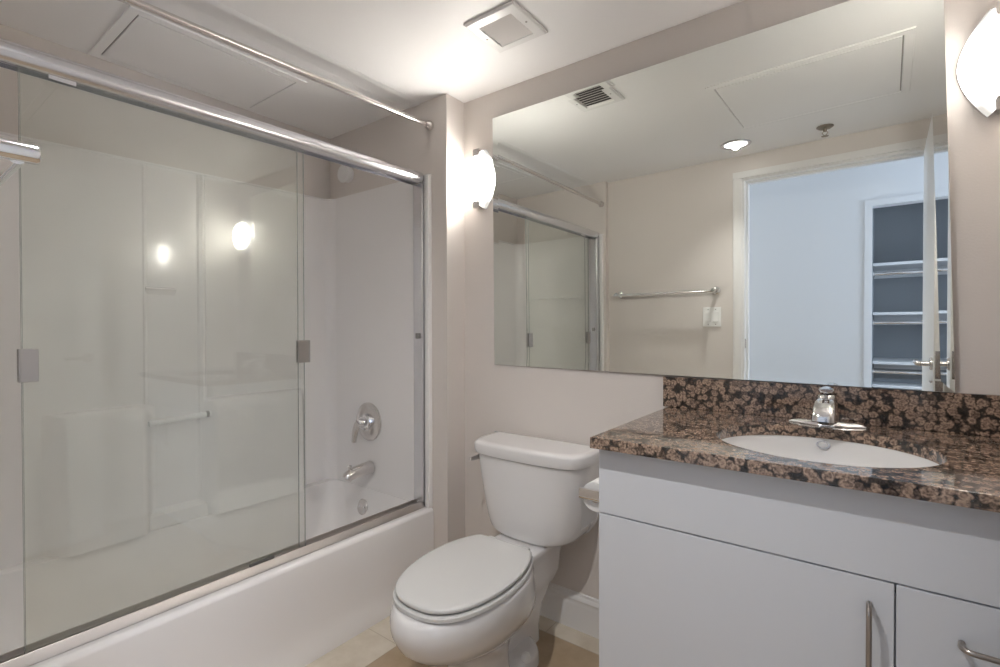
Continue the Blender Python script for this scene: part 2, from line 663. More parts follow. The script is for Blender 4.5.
# the hall beyond the doorway: floor, walls, ceiling, window end
HY = -2.93
HZ = 2.60
bm = NB(); bx(bm, -1.4, HY - 0.8, -0.06, 3.5, YD - DT, 0)
struct('floor_hall', bm, M_HFLOOR)
bm = NB(); bx(bm, -1.4, HY - 0.8, HZ, 3.5, YD - DT + 0.1, HZ + 0.08)
struct('ceiling_hall', bm, M_HALL)
CX0, CX1, CZ = 1.470, 2.60, 2.065
bm = NB()
bx(bm, -1.4, HY - 0.1, 0, CX0, HY, HZ)
bx(bm, CX1, HY - 0.1, 0, 3.5, HY, HZ)
bx(bm, CX0, HY - 0.1, CZ, CX1, HY, HZ)
struct('wall_hall', bm, M_HALL, label='pale blue-white hall wall reflected through the doorway', cat='wall')
bm = NB(); bx(bm, -1.5, HY - 0.8, 0, -1.4, YD - DT, HZ)
struct('wall_hall_left', bm, M_HALL)
bm = NB()
bx(bm, -1.4, YD - DT - 0.0005, 0, XL - 0.1, YD - DT + 0.1, HZ)
bx(bm, XR + 0.1, YD - DT - 0.0005, 0, 3.5, YD - DT + 0.1, HZ)
bx(bm, XL - 0.1, YD - DT, H + 0.08, XR + 0.1, YD - DT + 0.1, HZ)
struct('wall_hall_front', bm, M_HALL)
bm = NB()
bx(bm, 3.5, HY - 0.8, 0, 3.6, YD - DT, 0.80)
bx(bm, 3.5, HY - 0.8, 2.10, 3.6, YD - DT, HZ)
bx(bm, 3.5, HY - 0.8, 0.80, 3.6, -2.81, 2.10)
bx(bm, 3.5, -1.91, 0.80, 3.6, YD - DT, 2.10)
struct('wall_hall_right', bm, M_HALL)
bm = NB()
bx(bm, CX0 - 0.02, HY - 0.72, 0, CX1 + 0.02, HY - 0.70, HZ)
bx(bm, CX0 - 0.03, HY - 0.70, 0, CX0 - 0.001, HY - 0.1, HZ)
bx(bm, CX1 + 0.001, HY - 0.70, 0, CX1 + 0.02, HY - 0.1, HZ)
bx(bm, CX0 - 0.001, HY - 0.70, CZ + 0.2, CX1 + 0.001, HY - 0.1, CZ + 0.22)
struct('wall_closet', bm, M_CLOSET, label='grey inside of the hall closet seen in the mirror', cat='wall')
bm = NB()
bx(bm, CX0 - 0.045, HY, 0, CX0, HY + 0.012, CZ)
bx(bm, CX1, HY, 0, CX1 + 0.045, HY + 0.012, CZ)
bx(bm, CX0 - 0.045, HY, CZ, CX1 + 0.045, HY + 0.012, CZ + 0.045)
struct('trim_4', bm, M_HALL)

for k, (z, wh) in enumerate(((1.635, 'topmost'), (1.250, 'middle'), (0.865, 'lowest'))):
    t = thing('closet_shelf', '%s white wire-rod shelf in the dark hall closet seen in the mirror' % wh, 'shelf', (CX0, HY - 0.4, z), 'closet shelves with hanging rods')
    bm = NB(); bx(bm, CX0 + 0.001, HY - 0.699, z, CX1 - 0.001, HY - 0.22, z + 0.022, 0.002)
    obj('shelf_board', bm, M_HALL, t)
    bm = NB(); bx(bm, CX0 + 0.001, HY - 0.699, z - 0.07, CX1 - 0.001, HY - 0.68, z - 0.001, 0.001)
    obj('cleat', bm, M_HALL, t)
    bm = NB(); tube(bm, [(CX0 + 0.001, HY - 0.26, z - 0.062), (CX1 - 0.001, HY - 0.26, z - 0.062)], 0.014, 16)
    obj('hanging_rod', bm, M_CHROME, t)
    bm = NB(); lathe(bm, (CX0 + 0.0005, HY - 0.26, z - 0.062), (1, 0, 0), [(0, 0.026), (0.008, 0.026), (0.012, 0.018)], 20)
    obj('rod_socket', bm, M_CHROME, t)
    bm = NB(); bx(bm, 1.98, HY - 0.69, z - 0.19, 2.0, HY - 0.675, z); bx(bm, 1.98, HY - 0.69, z - 0.02, 2.0, HY - 0.25, z - 0.001)
    prism(bm, [(HY - 0.69, z - 0.19), (HY - 0.66, z - 0.19), (HY - 0.26, z - 0.03), (HY - 0.26, z - 0.001), (HY - 0.30, z - 0.001)], 'x', 1.986, 1.994)
    obj('bracket', bm, M_HALL, t)


# ================================================================= bathtub
def rrect(x0, x1, y0, y1, r, z, n=6):
    """rounded rectangle, counter-clockwise"""
    out = []
    for cx_, cy_, a0 in ((x1 - r, y1 - r, 0), (x0 + r, y1 - r, 90), (x0 + r, y0 + r, 180), (x1 - r, y0 + r, 270)):
        for k in range(n + 1):
            a = R(a0 + 90 * k / n)
            out.append((cx_ + r * math.cos(a), cy_ + r * math.sin(a), z))
    return out


TY0, TY1 = YTE + 0.001, YN - 0.001
XT = -0.078
ZT = 0.372
bm = NB()
rings = []
rings.append(rrect(XL + 0.001, XT + 0.004, TY0, TY1, 0.004, 0.0))
rings.append(rrect(XL + 0.001, XT + 0.004, TY0, TY1, 0.004, 0.03))
rings.append(rrect(XL + 0.001, XT - 0.003, TY0, TY1, 0.004, 0.07))
rings.append(rrect(XL + 0.001, XT - 0.005, TY0, TY1, 0.004, 0.12))
rings.append(rrect(XL + 0.001, XT - 0.006, TY0, TY1, 0.004, ZT - 0.05))
for k in range(1, 7):
    a = R(90 * k / 6)
    q = 0.022
    rings.append(rrect(XL + 0.001, XT - 0.007 - q * (1 - math.cos(a)), TY0, TY1, 0.004, ZT - q + q * math.sin(a)))
rings.append(rrect(-0.825, -0.195, TY0 + 0.075, TY1 - 0.0105, 0.06, ZT))
rings.append(rrect(-0.818, -0.205, TY0 + 0.083, TY1 - 0.012, 0.06, ZT - 0.006))
rings.append(rrect(-0.808, -0.215, TY0 + 0.10, TY1 - 0.017, 0.08, ZT - 0.05))
rings.append(rrect(-0.77, -0.24, TY0 + 0.19, TY1 - 0.06, 0.12, 0.13))
rings.append(rrect(-0.73, -0.27, TY0 + 0.25, TY1 - 0.11, 0.13, 0.085))
rings.append(rrect(-0.66, -0.34, TY0 + 0.33, TY1 - 0.22, 0.10, 0.07))
loft(bm, rings)
tub = obj('bathtub', bm, M_ACRYL, sharp=50)
tag(tub, 'white alcove bathtub with a plain apron, beside the toilet', 'bathtub')
bm = NB()
oy = TY1 - 0.0235
lathe(bm, (-0.572, oy, 0.276), (0, -1, 0.22), [(0, 0.040), (0.006, 0.040), (0.010, 0.036), (0.011, 0.0)], 32, True, False)
ov = obj('overflow_plate', bm, M_NICK, tub)
for dx in (-0.018, 0.018):
    bm = NB(); lathe(bm, (-0.572 + dx, oy - 0.0108, 0.2785), (0, -1, 0.22), [(0, 0.005), (0.002, 0.005), (0.003, 0.003)], 12)
    obj('screw', bm, M_CHROME, ov)
bm = NB(); lathe(bm, (-0.52, TY1 - 0.36, 0.0705), (0, 0, 1), [(0, 0.035), (0.004, 0.033), (0.004, 0.02), (0.008, 0.018)], 28)
obj('drain', bm, M_CHROME, tub)

# ================================================================= shower surround (moulded panels)
ZS = 1.915
SB = -0.868          # face of the back panel
SE = YN - 0.010      # face of the tap-end panel
SN = YTE + 0.010
bm = NB()
# one continuous U-shaped sheet with coved inner corners, 
rc = 0.055


def u_path(ins=0.0):
    b, e, n_ = SB + ins, SE - ins, SN + ins
    pts = [(-0.094, n_)]
    for k in range(7):
        a = R(270 - 90 * k / 6)
        pts.append((b + rc + rc * math.cos(a), n_ + rc + rc * math.sin(a)))
    for k in range(7):
        a = R(180 - 90 * k / 6)
        pts.append((b + rc + rc * math.cos(a), e - rc + rc * math.sin(a)))
    pts.append((-0.094, e))
    return pts


outer = [(-0.094, YN - 0.0008), (XL + 0.0008, YN - 0.0008), (XL + 0.0008, YTE + 0.0008), (-0.094, YTE + 0.0008)]
path = u_path()
loop = path + outer
prism(bm, loop, 'z', ZT + 0.0008, ZS - 0.008)
prism(bm, [(x + (0.004 if x < -0.5 else 0), y) for x, y in path] + outer, 'z', ZS - 0.008, ZS)
# lower ledges standing out from the back panel
for (ya, yb) in ((-1.30, -1.01), (-0.785, -0.32)):
    secs = []
    for k in range(9):
        u = k / 8
        f_ = u * u * (3 - 2 * u)
        secs.append((ya - 0.035 + 0.07 * u, f_))
    for k in range(9):
        u = k / 8
        f_ = 1 - u * u * (3 - 2 * u)
        secs.append((yb - 0.035 + 0.07 * u, f_))
    loft(bm, [[(SB - 0.002, y, ZT + 0.001), (SB - 0.0005 + 0.075 * f_, y, ZT + 0.001), (SB - 0.0005 + 0.066 * f_, y, 0.70), (SB - 0.0005 + 0.060 * f_, y, 0.825), (SB - 0.0005 + 0.054 * f_, y, 0.855),
               (SB - 0.0005 + 0.040 * f_, y, 0.876), (SB - 0.0005 + 0.02 * f_, y, 0.886), (SB - 0.002, y, 0.890)] for y, f_ in secs])
# upright rib and niche shelf moulded in the upper half
prism(bm, [(SB - 0.002, -0.815), (SB + 0.009, -0.806), (SB + 0.013, -0.795), (SB + 0.009, -0.784), (SB - 0.002, -0.775)], 'z', ZT + 0.001, ZS - 0.012)
prism(bm, [(SB - 0.002, -1.02), (SB + 0.004, -1.013), (SB + 0.004, -1.007), (SB - 0.002, -1.0)], 'z', 0.887, ZS - 0.012)
prism(bm, [(SB - 0.002, 1.340), (SB + 0.006, 1.358), (SB + 0.016, 1.366), (SB + 0.018, 1.370), (SB + 0.014, 1.374), (SB - 0.002, 1.378)], 'y', -1.010, -0.90)
prism(bm, [(SB - 0.002, ZT + 0.001), (SB + 0.04, ZT + 0.001), (SB + 0.035, 0.425), (SB - 0.002, 0.445)], 'y', -1.01, -0.79)
# front edge flange at the tap end
bx(bm, -0.1192, SE - 0.016, ZT + 0.0008, -0.092, YN - 0.0008, ZS - 0.004, 0.004)
bx(bm, -0.1192, SN + 0.016, ZT + 0.0008, -0.092, YTE + 0.0008, ZS - 0.004, 0.004)
for v in bm.verts:
    if v.co.z > 1.85:
        v.co.z += (v.co.y - YN) * 0.026
sur = obj('shower_surround', bm, M_ACRYL, sharp=30)
tag(sur, 'white moulded tub surround lining the alcove behind the glass', 'shower surround')
bm = NB(); tube(bm, [(SB + 0.042, -1.012, 0.812), (SB + 0.042, -0.778, 0.824)], 0.012, 16)
bar = obj('grab_bar', bm, M_PLAST, sur)
bm = NB(); lathe(bm, (SB + 0.042, -0.7855, 0.8235), (0, -1, 0), [(0, 0.014), (0.010, 0.014), (0.013, 0.010)], 18)
obj('bar_socket', bm, M_RUBBER, bar)

# ================================================================= tub valve, spout
vx, vz, vy = -0.540, 0.722, SE - 0.0005
t = thing('shower_valve', 'round metal shower valve with a lever handle, above the tub spout', 'shower valve', (vx, vy, vz))
bm = NB(); lathe(bm, (vx, vy, vz), (0, -1, 0), [(0, 0.098), (0.004, 0.098), (0.010, 0.092), (0.014, 0.070), (0.016, 0.050)], 40)
obj('escutcheon', bm, M_NICK, t)
bm = NB(); lathe(bm, (vx, vy - 0.0165, vz), (0, -1, 0), [(0, 0.044), (0.004, 0.044), (0.004, 0.036), (0.012, 0.036), (0.012, 0.040), (0.018, 0.040), (0.020, 0.030), (0.05, 0.022), (0.056, 0.016), (0.058, 0.0)], 32, True, False)
obj('hub', bm, M_CHROME, t)
bm = NB()
pth = smooth_path([(vx, vy - 0.062, vz + 0.006), (vx - 0.014, vy - 0.067, vz - 0.018), (vx - 0.022, vy - 0.071, vz - 0.05), (vx - 0.026, vy - 0.076, vz - 0.098)])
tube(bm, pth, [0.020 - 0.008 * i / (len(pth) - 1) for i in range(len(pth))], 14)
obj('lever', bm, M_NICK, t)

t = thing('tub_spout', 'metal tub spout with a diverter knob, below the shower valve', 'tub spout', (-0.528, vy, 0.487))
sp = (-0.528, vy, 0.487)
bm = NB()
pth = smooth_path([(sp[0], sp[1] - 0.002, sp[2]), (sp[0], sp[1] - 0.05, sp[2] - 0.001), (sp[0], sp[1] - 0.10, sp[2] - 0.005), (sp[0], sp[1] - 0.135, sp[2] - 0.014), (sp[0], sp[1] - 0.148, sp[2] - 0.028)])
n_ = len(pth) - 1
tube(bm, pth, [0.034 - 0.010 * i / n_ for i in range(n_ + 1)], 24)
obj('spout_body', bm, M_NICK, t)
bm = NB(); lathe(bm, (sp[0], sp[1] - 0.126, sp[2] + 0.014), (0, -0.15, 1), [(0, 0.006), (0.012, 0.005), (0.013, 0.010), (0.021, 0.010), (0.024, 0.006)], 18)
obj('diverter_knob', bm, M_NICK, t)

# white cap high on the end wall
t = thing('shower_outlet', 'round white cap on the wall above the tub surround', 'outlet', (-0.712, YN, 2.025))
bm = NB(); lathe(bm, (-0.712, YN - 0.0006, 2.025), (0, -1, 0), [(0, 0.040), (0.022, 0.040), (0.026, 0.036)], 32)
obj('cap_body', bm, M_PLAST, t)
bm = NB(); lathe(bm, (-0.712, YN - 0.027, 2.025), (0, -1, 0), [(0, 0.044), (0.010, 0.047), (0.016, 0.044), (0.019, 0.025), (0.019, 0.0)], 32, True, False)
obj('cap_disc', bm, M_PLAST, t)

# ================================================================= sliding shower door
XK = -0.152
GY0, GY1 = YTE + 0.011, YN - 0.0225 - 0.0005
sd = thing('shower_door', 'frameless sliding glass shower door with aluminium rails on the tub rim', 'shower door', (XK, -0.9, ZT))
# header: rounded nose toward the room, two channels below
hz = 1.897
prof = []
for k in range(15):
    a = R(-70 + 160 * k / 14)
    prof.append((XK + 0.002 + 0.030 * math.cos(a), hz + 0.030 * math.sin(a)))
prof = [(XK - 0.030, hz - 0.026), (XK - 0.026, hz - 0.026), (XK - 0.026, hz - 0.008), (XK - 0.005, hz - 0.008), (XK - 0.005, hz - 0.022), (XK - 0.002, hz - 0.022),
        (XK - 0.002, hz - 0.008), (XK + 0.014, hz - 0.008)] + [(XK + 0.014, hz - 0.026)] + prof[1:] + [(XK - 0.030, hz + 0.030)]
bm = NB(); prism(bm, prof, 'y', GY0, GY1)
for v in bm.verts:
    v.co.z += (v.co.y - YN) * 0.020
obj('header_rail', bm, M_SATIN, sd)
bm = NB()
zt = ZT + 0.0008
prof = [(XK - 0.030, zt), (XK + 0.0318, zt), (XK + 0.0318, zt + 0.004), (XK + 0.0195, zt + 0.025), (XK + 0.018, zt + 0.0265), (XK + 0.0145, zt + 0.0265), (XK + 0.0145, zt + 0.011),
        (XK + 0.002, zt + 0.011), (XK + 0.001, zt + 0.024), (XK - 0.002, zt + 0.024), (XK - 0.003, zt + 0.010), (XK - 0.024, zt + 0.010), (XK - 0.025, zt + 0.026), (XK - 0.030, zt + 0.026)]
prism(bm, prof, 'y', GY0, GY1)
obj('bottom_track', bm, M_TRACK, sd)
for ya, yb in ((GY1 - 0.014, GY1), (GY0, GY0 + 0.055)):
    bm = NB(); 
    bx(bm, XK - 0.028, ya, zt + 0.027, XK + 0.0315, yb, hz - (0.0275 if ya > -1 else 0.058), 0.002)
    j_ = obj('jamb', bm, M_SATIN, sd)
    bm = NB()
    s_ = ya - 0.011 if ya > -1 else yb
    bx(bm, XK - 0.004, s_, 1.155, XK + 0.012, s_ + 0.011, 1.180, 0.002)
    obj('bumper', bm, M_RUBBER, j_)
panes = []
for k, (xo, y0, y1) in enumerate(((0.010, -1.494, -0.738), (-0.014, -1.488, -0.748))):
    bm = NB()
    bx(bm, XK + xo - 0.0025, y0, zt + 0.013, XK + xo + 0.0025, y1, hz - 0.040)
    g = obj('glass_panel', bm, M_GLASS, sd)
    panes.append(g)
    bm = NB()
    for ye, sg in ((y0, -1), (y1, 1)):
        bx(bm, XK + xo - 0.0025, ye, zt + 0.013, XK + xo + 0.0025, ye + sg * 0.0008, hz - 0.040)
    obj('polished_edge', bm, M_GEDGE, g)
# pull plates on the outer pane, one at each upright edge
for g, xo, y0, y1, z in ((panes[0], 0.010, -0.765, -0.720, 1.118), (panes[0], 0.010, -1.501, -1.464, 1.111)):
    bm = NB()
    bx(bm, XK + xo + 0.0035, y0, z - 0.041, XK + xo + 0.009, y1, z + 0.041, 0.001)
    bx(bm, XK + xo - 0.009, y0, z - 0.041, XK + xo - 0.0035, y1, z + 0.041, 0.001)
    ye = y1 if y0 > -1 else y0
    s_ = -1 if y0 > -1 else 1
    bx(bm, XK + xo - 0.009, ye, z - 0.041, XK + xo + 0.012, ye + s_ * 0.004, z + 0.041, 0.001)
    obj('pull', bm, M_PLATE, g)
for ya, yb in ((-1.44, -1.385),):
    bm = NB(); bx(bm, XK + 0.0135, ya, hz - 0.062, XK + 0.017, yb, hz - 0.040, 0.001)
    obj('hanger', bm, M_SATIN, panes[0])
bm = NB(); bx(bm, XK + 0.0135, -0.945, zt + 0.0267, XK + 0.020, -0.860, zt + 0.036, 0.0015)
obj('guide', bm, M_GUIDE, sd)

# ================================================================= curtain rod
t = thing('curtain_rod', 'chrome shower curtain rod spanning the ceiling above the glass door', 'curtain rod', (-0.103, -0.9, 2.12))
ra, rb, rm = Vector((-0.106, YTE + 0.05 - 0.045, 2.094)), Vector((-0.098, YN - 0.001, 2.136)), 0
rdir = (rb - ra).normalized()
mid = ra.lerp(rb, 0.73)
bm = NB(); tube(bm, [ra + rdir * 0.006, mid], 0.0118, 20)
obj('rod', bm, M_NICK, t)
bm = NB(); tube(bm, [mid - rdir * 0.01, rb - rdir * 0.012], 0.0100, 20)
obj('rod', bm, M_NICK, t)
for p_, d_ in ((rb, -1), (ra, 1)):
    bm = NB(); lathe(bm, p_ - Vector((0, 0, 0)), (0, d_, 0), [(0.0003, 0.021), (0.010, 0.022), (0.020, 0.018), (0.030, 0.013)], 24)
    obj('flange', bm, M_NICK, t)

# ================================================================= wall sconces
def make_sconce(cx_, cz_, label):
    """vesica-shaped curved glass held by a metal tab above and below"""
    t = thing('wall_sconce', label, 'wall sconce', (cx_, -0.001, cz_), 'wall sconces beside the mirror')
    hh, hw, dep = 0.136, 0.085, 0.075
    n, mm = 28, 24
    bm = NB()
    grids = []
    for inset in (0.0, 0.004):
        grid = []
        for i in range(n + 1):
            v = -1 + 2 * i / n
            ww = (hw - inset) * (1 - 0.68 * abs(v) ** 1.75)
            row = []
            for j in range(mm + 1):
                s = -1 + 2 * j / mm
                # scooped out in the middle at the top and bottom ends
                notch = 0.024 * math.exp(-(s / 0.62) ** 2)
                y = -0.003 - (dep - inset) * max(0.0, math.cos(s * PI / 2)) ** 0.8 * (1 - 0.52 * v * v)
                row.append(bm.verts.new((cx_ + s * ww, y, cz_ + v * (hh - notch))))
            grid.append(row)
        grids.append(grid)
    og, ig = grids
    for i in range(n):
        for j in range(mm):
            bm.faces.new((og[i][j], og[i][j + 1], og[i + 1][j + 1], og[i + 1][j]))
            f_ = bm.faces.new((ig[i][j], ig[i + 1][j], ig[i + 1][j + 1], ig[i][j + 1]))
            f_.material_index = 1
    for i in range(n):
        for j in (0, mm):
            bm.faces.new((og[i][j], og[i + 1][j], ig[i + 1][j], ig[i][j])).material_index = 1
    for i in (0, n):
        for j in range(mm):
            bm.faces.new((og[i][j], og[i][j + 1], ig[i][j + 1], ig[i][j])).material_index = 1
    gs = obj('glass_shade', bm, M_SHADE, t, sharp=60, origin=(cx_, -0.001, cz_), weight=False)
    gs.data.materials.append(M_SHADEIN)
    bm = NB()
    pts = []
    for k in range(28):
        a = 2 * PI * k / 28
        pts.append((cx_ + 0.045 * math.cos(a), cz_ + 0.085 * math.sin(a)))
    prism(bm, pts, 'y', -0.0095, -0.0005)
    obj('back_plate', bm, M_NICK, t)
    for sgn in (1, -1):
        bm = NB()
        pts = [(cx_ - 0.017, cz_ + sgn * 0.132)]
        for k in range(13):
            a = R(180 - 180 * k / 12)
            pts.append((cx_ + 0.019 * math.cos(a), cz_ + sgn * (0.112 - 0.020 * math.sin(a))))
        pts.append((cx_ + 0.017, cz_ + sgn * 0.132))
        prism(bm, pts, 'y', -0.046, -0.043)
        bx(bm, cx_ - 0.010, -0.045, cz_ + sgn * 0.128, cx_ + 0.010, -0.0005, cz_ + sgn * 0.132, 0.001)
        obj('clip', bm, M_NICK, t)
    return t


make_sconce(0.108, 1.876, 'lit frosted glass wall sconce between the tub wall and the mirror')
make_sconce(1.790, 1.870, 'lit frosted glass wall sconce at the far edge of the mirror, above the vanity')

# ================================================================= mirror
def mir_y(x, z):
    """the hung glass leans a touch off the wall toward its top and its right end"""
    return -0.0165 - 0.01187 * (x - 0.95) - 0.00828 * (z - 1.6)


mc = [(0.1775, 2.138), (1.674, 2.132), (1.7045, 1.0315), (0.179, 1.040)]
t = thing('wall_mirror', 'wide frameless mirror with angled glass border on the wall above the granite backsplash', 'mirror', (0.94, -0.001, 1.04))
BW = 0.028
cxm = sum(p[0] for p in mc) / 4
czm = sum(p[1] for p in mc) / 4
inner = []
for i in range(4):
    x, z = mc[i]
    inner.append((x + (BW if x < cxm else -BW), z + (BW if z < czm else -BW)))
bm = NB()
fi = [bm.verts.new((x, mir_y(x, z), z)) for x, z in inner]
bm.faces.new(fi)
bi = [bm.verts.new((x, -0.0008, z)) for x, z in inner]
bm.faces.new(bi[::-1])
for i in range(4):
    j = (i + 1) % 4
    bm.faces.new((fi[i], bi[i], bi[j], fi[j]))
obj('glass', bm, M_MIRROR, t, sharp=0.05)
bm = NB()
RISE = BW * math.tan(R(1.65))
fo = [bm.verts.new((x, mir_y(x, z) - RISE, z)) for x, z in mc]
fi = [bm.verts.new((x, mir_y(x, z), z)) for x, z in inner]
bo = [bm.verts.new((x, -0.0008, z)) for x, z in mc]
bi = [bm.verts.new((x, -0.0008, z)) for x, z in inner]
for i in range(4):
    j = (i + 1) % 4
    bm.faces.new((fo[i], fo[j], fi[j], fi[i]))
    bm.faces.new((bo[j], bo[i], bi[i], bi[j]))
    bm.faces.new((fo[j], fo[i], bo[i], bo[j]))
    bm.faces.new((fi[i], fi[j], bi[j], bi[i]))
obj('bevelled_edge', bm, M_MIRROR, t, sharp=0.05)

# ================================================================= toilet
TX = 0.462
t = thing('toilet', 'white two-piece toilet with its lid closed, between the tub and the vanity', 'toilet', (TX, -0.40, 0.0))


def ax_(y):
    """the bowl's axis leans a little toward the vanity"""
    return TX + max(0.0, -0.31 - y) * 0.06


def egg(z, wid, yb, yf, n=44, sq=2.0, ymid=None, back=0.62):
    """egg outline: blunt at the back (yb), long at the front (yf)"""
    ym = ymid if ymid is not None else yb + (yf - yb) * 0.45
    out = []
    for k in range(n):
        a = 2 * PI * k / n
        s_, c_ = math.sin(a), math.cos(a)
        x = wid * math.copysign(abs(s_) ** (2.0 / sq), s_)
        y = ym - (ym - yf) * c_ if c_ > 0 else ym + (yb - ym) * abs(c_) ** back
        out.append((ax_(y) + x, y, z))
    return out


def deck0(z, hw, yb, yf):
    return rrect(TX - hw, TX + hw, yf, yb, 0.035, z)


bm = NB()
loft(bm, [
    egg(0.000, 0.094, -0.37, -0.605, sq=2.8), egg(0.012, 0.098, -0.365, -0.61, sq=2.8), egg(0.05, 0.092, -0.37, -0.60, sq=2.8),
    egg(0.11, 0.088, -0.37, -0.597, sq=2.6), egg(0.155, 0.094, -0.35, -0.615, sq=2.4), egg(0.185, 0.116, -0.28, -0.655),
    egg(0.215, 0.144, -0.22, -0.725, back=0.85), egg(0.248, 0.168, -0.22, -0.785, back=0.9), egg(0.283, 0.181, -0.23, -0.820, back=0.9), egg(0.32, 0.187, -0.24, -0.838, back=0.9),
    egg(0.350, 0.188, -0.25, -0.840, back=0.9), egg(0.372, 0.186, -0.25, -0.832, back=0.9), egg(0.382, 0.182, -0.255, -0.822, back=0.9), egg(0.3865, 0.174, -0.26, -0.805, back=0.9)])
# rear trapway between the column and the wall
loft(bm, [deck0(0.0, 0.050, -0.13, -0.45), deck0(0.06, 0.048, -0.13, -0.45), deck0(0.14, 0.052, -0.11, -0.45), deck0(0.21, 0.075, -0.09, -0.42), deck0(0.27, 0.095, -0.07, -0.40)])
# rear deck that carries the tank


def deck(z, hw, yb, yf, r_):
    return rrect(TX - hw, TX + hw, yf, yb, r_, z)


loft(bm, [deck(0.225, 0.085, -0.075, -0.30, 0.04), deck(0.27, 0.10, -0.06, -0.32, 0.04), deck(0.33, 0.100, -0.05, -0.34, 0.04),
          deck(0.365, 0.107, -0.045, -0.35, 0.04), deck(0.380, 0.109, -0.045, -0.35, 0.04), deck(0.387, 0.103, -0.05, -0.345, 0.036)])
# foot flare at the floor bolts
fr0 = [(0.0, 0.128, -0.20, -0.44), (0.030, 0.126, -0.205, -0.435), (0.044, 0.118, -0.21, -0.425), (0.050, 0.09, -0.22, -0.40)]
loft(bm, [egg(z, w_, yb, yf, sq=2.3, ymid=-0.31, back=1.0) for z, w_, yb, yf in fr0])
obj('bowl', bm, M_PORC, t, sharp=60)
for sx in (-1, 1):
    bm = NB(); lathe(bm, (TX + sx * 0.108, -0.335, 0.040), (0, 0, 1), [(0, 0.017), (0.010, 0.017), (0.022, 0.014), (0.028, 0.006)], 20)
    obj('bolt_cap', bm, M_PLAST, t)
TK = 0.469


def tank_ring(z, hb, hf, yb, yf, k=5):
    """wide square back, rounded narrower front"""
    half = [(hb - 0.02, yb), (hb - 0.003, yb - 0.006), (hb, yb - 0.03), (hb * 0.995, yb + (yf - yb) * 0.55), (hf + (hb - hf) * 0.62, yf + 0.036), (hf, yf + 0.010), (hf * 0.55, yf - 0.004)]
    pts = half + [(0.0, yf - 0.008)] + [(-x, y) for x, y in half[::-1]]
    P = [Vector((x, y, 0)) for x, y in pts]
    n = len(P)
    out = []
    for i in range(n):
        a, b, c, d = P[i - 1], P[i], P[(i + 1) % n], P[(i + 2) % n]
        for j in range(k):
            u = j / k
            q = 0.5 * ((2 * b) + (c - a) * u + (2 * a - 5 * b + 4 * c - d) * u * u + (3 * b - a - 3 * c + d) * u ** 3)
            out.append((TK + q.x, q.y, z))
    return out


def bend(ring, lift):
    """raise the outer ends of the tank's underside"""
    return [(x, y, z + lift * min(1.0, abs(x - TK) / 0.22) ** 4.0) for x, y, z in ring]


bm = NB()
loft(bm, [bend(tank_ring(0.3885, 0.176, 0.118, -0.060, -0.198), 0.040), bend(tank_ring(0.392, 0.192, 0.129, -0.048, -0.210), 0.044),
          bend(tank_ring(0.402, 0.203, 0.135, -0.040, -0.217), 0.044), bend(tank_ring(0.43, 0.211, 0.140, -0.036, -0.220), 0.032),
          bend(tank_ring(0.49, 0.222, 0.153, -0.034, -0.223), 0.012), tank_ring(0.58, 0.234, 0.170, -0.030, -0.227), tank_ring(0.6955, 0.246, 0.190, -0.027, -0.231)])
obj('tank', bm, M_PORC, t, sharp=50)
bm = NB()
lr = [(0.6965, 0.244, 0.184, -0.030, -0.228), (0.700, 0.254, 0.195, -0.024, -0.239), (0.715, 0.258, 0.200, -0.021, -0.243), (0.736, 0.258, 0.200, -0.021, -0.243),
      (0.744, 0.254, 0.196, -0.024, -0.239), (0.7485, 0.245, 0.188, -0.03, -0.230), (0.7497, 0.228, 0.176, -0.045, -0.214)]
loft(bm, [tank_ring(*q) for q in lr])
obj('tank_lid', bm, M_PORC, t, sharp=50)
# flush lever at the tub end of the tank
bm = NB()
fx = TK - 0.2425
lathe(bm, (fx - 0.001, -0.140, 0.665), (-1, 0, 0), [(0, 0.013), (0.004, 0.013), (0.005, 0.009), (0.008, 0.009)], 18)
prism(bm, [(-0.212, 0.656), (-0.215, 0.664), (-0.212, 0.672), (-0.140, 0.677), (-0.136, 0.665), (-0.140, 0.653)], 'x', fx - 0.0135, fx - 0.0075)
obj('flush_lever', bm, M_CHROME, t)


def seat_ring(z, grow, yb=-0.305):
    wid, yf = 0.181 + grow, -0.804 - grow
    half = [(0.055, yb), (0.112, yb - 0.004), (0.131, yb - 0.022), (0.158, -0.385), (0.176, -0.46), (0.181, -0.53), (0.176, -0.605), (0.157, -0.685), (0.122, -0.752), (0.068, -0.793)]
    pts = half + [(0, -0.804)] + [(-x, y) for x, y in half[::-1]] + [(0, yb)]
    P = [Vector((x * (1 + grow / 0.18), -0.53 + (y + 0.53) * (1 + grow / 0.26), 0)) for x, y in pts]
    n, out = len(P), []
    for i in range(n):
        a, b, c, d = P[i - 1], P[i], P[(i + 1) % n], P[(i + 2) % n]
        for j in range(4):
            u = j / 4
            q = 0.5 * ((2 * b) + (c - a) * u + (2 * a - 5 * b + 4 * c - d) * u * u + (3 * b - a - 3 * c + d) * u ** 3)
            out.append((ax_(q.y) + q.x, q.y, z))
    return out


bm = NB()
loft(bm, [seat_ring(0.3872, -0.003), seat_ring(0.390, 0.002), seat_ring(0.400, 0.002), seat_ring(0.4035, -0.004)])
obj('seat', bm, M_SEAT, t, sharp=60)
bm = NB()
loft(bm, [seat_ring(0.4085, -0.014), seat_ring(0.4102, -0.006), seat_ring(0.4175, -0.004), seat_ring(0.4215, -0.007), seat_ring(0.4238, -0.016), seat_ring(0.4248, -0.05)])
obj('seat_lid', bm, M_SEAT, t, sharp=60)
for sx in (-1, 1):
    bm = NB(); bx(bm, TX + sx * 0.075 - 0.018, -0.3035, 0.3872, TX + sx * 0.075 + 0.018, -0.279, 0.412, 0.006)
    obj('hinge', bm, M_SEAT, t)

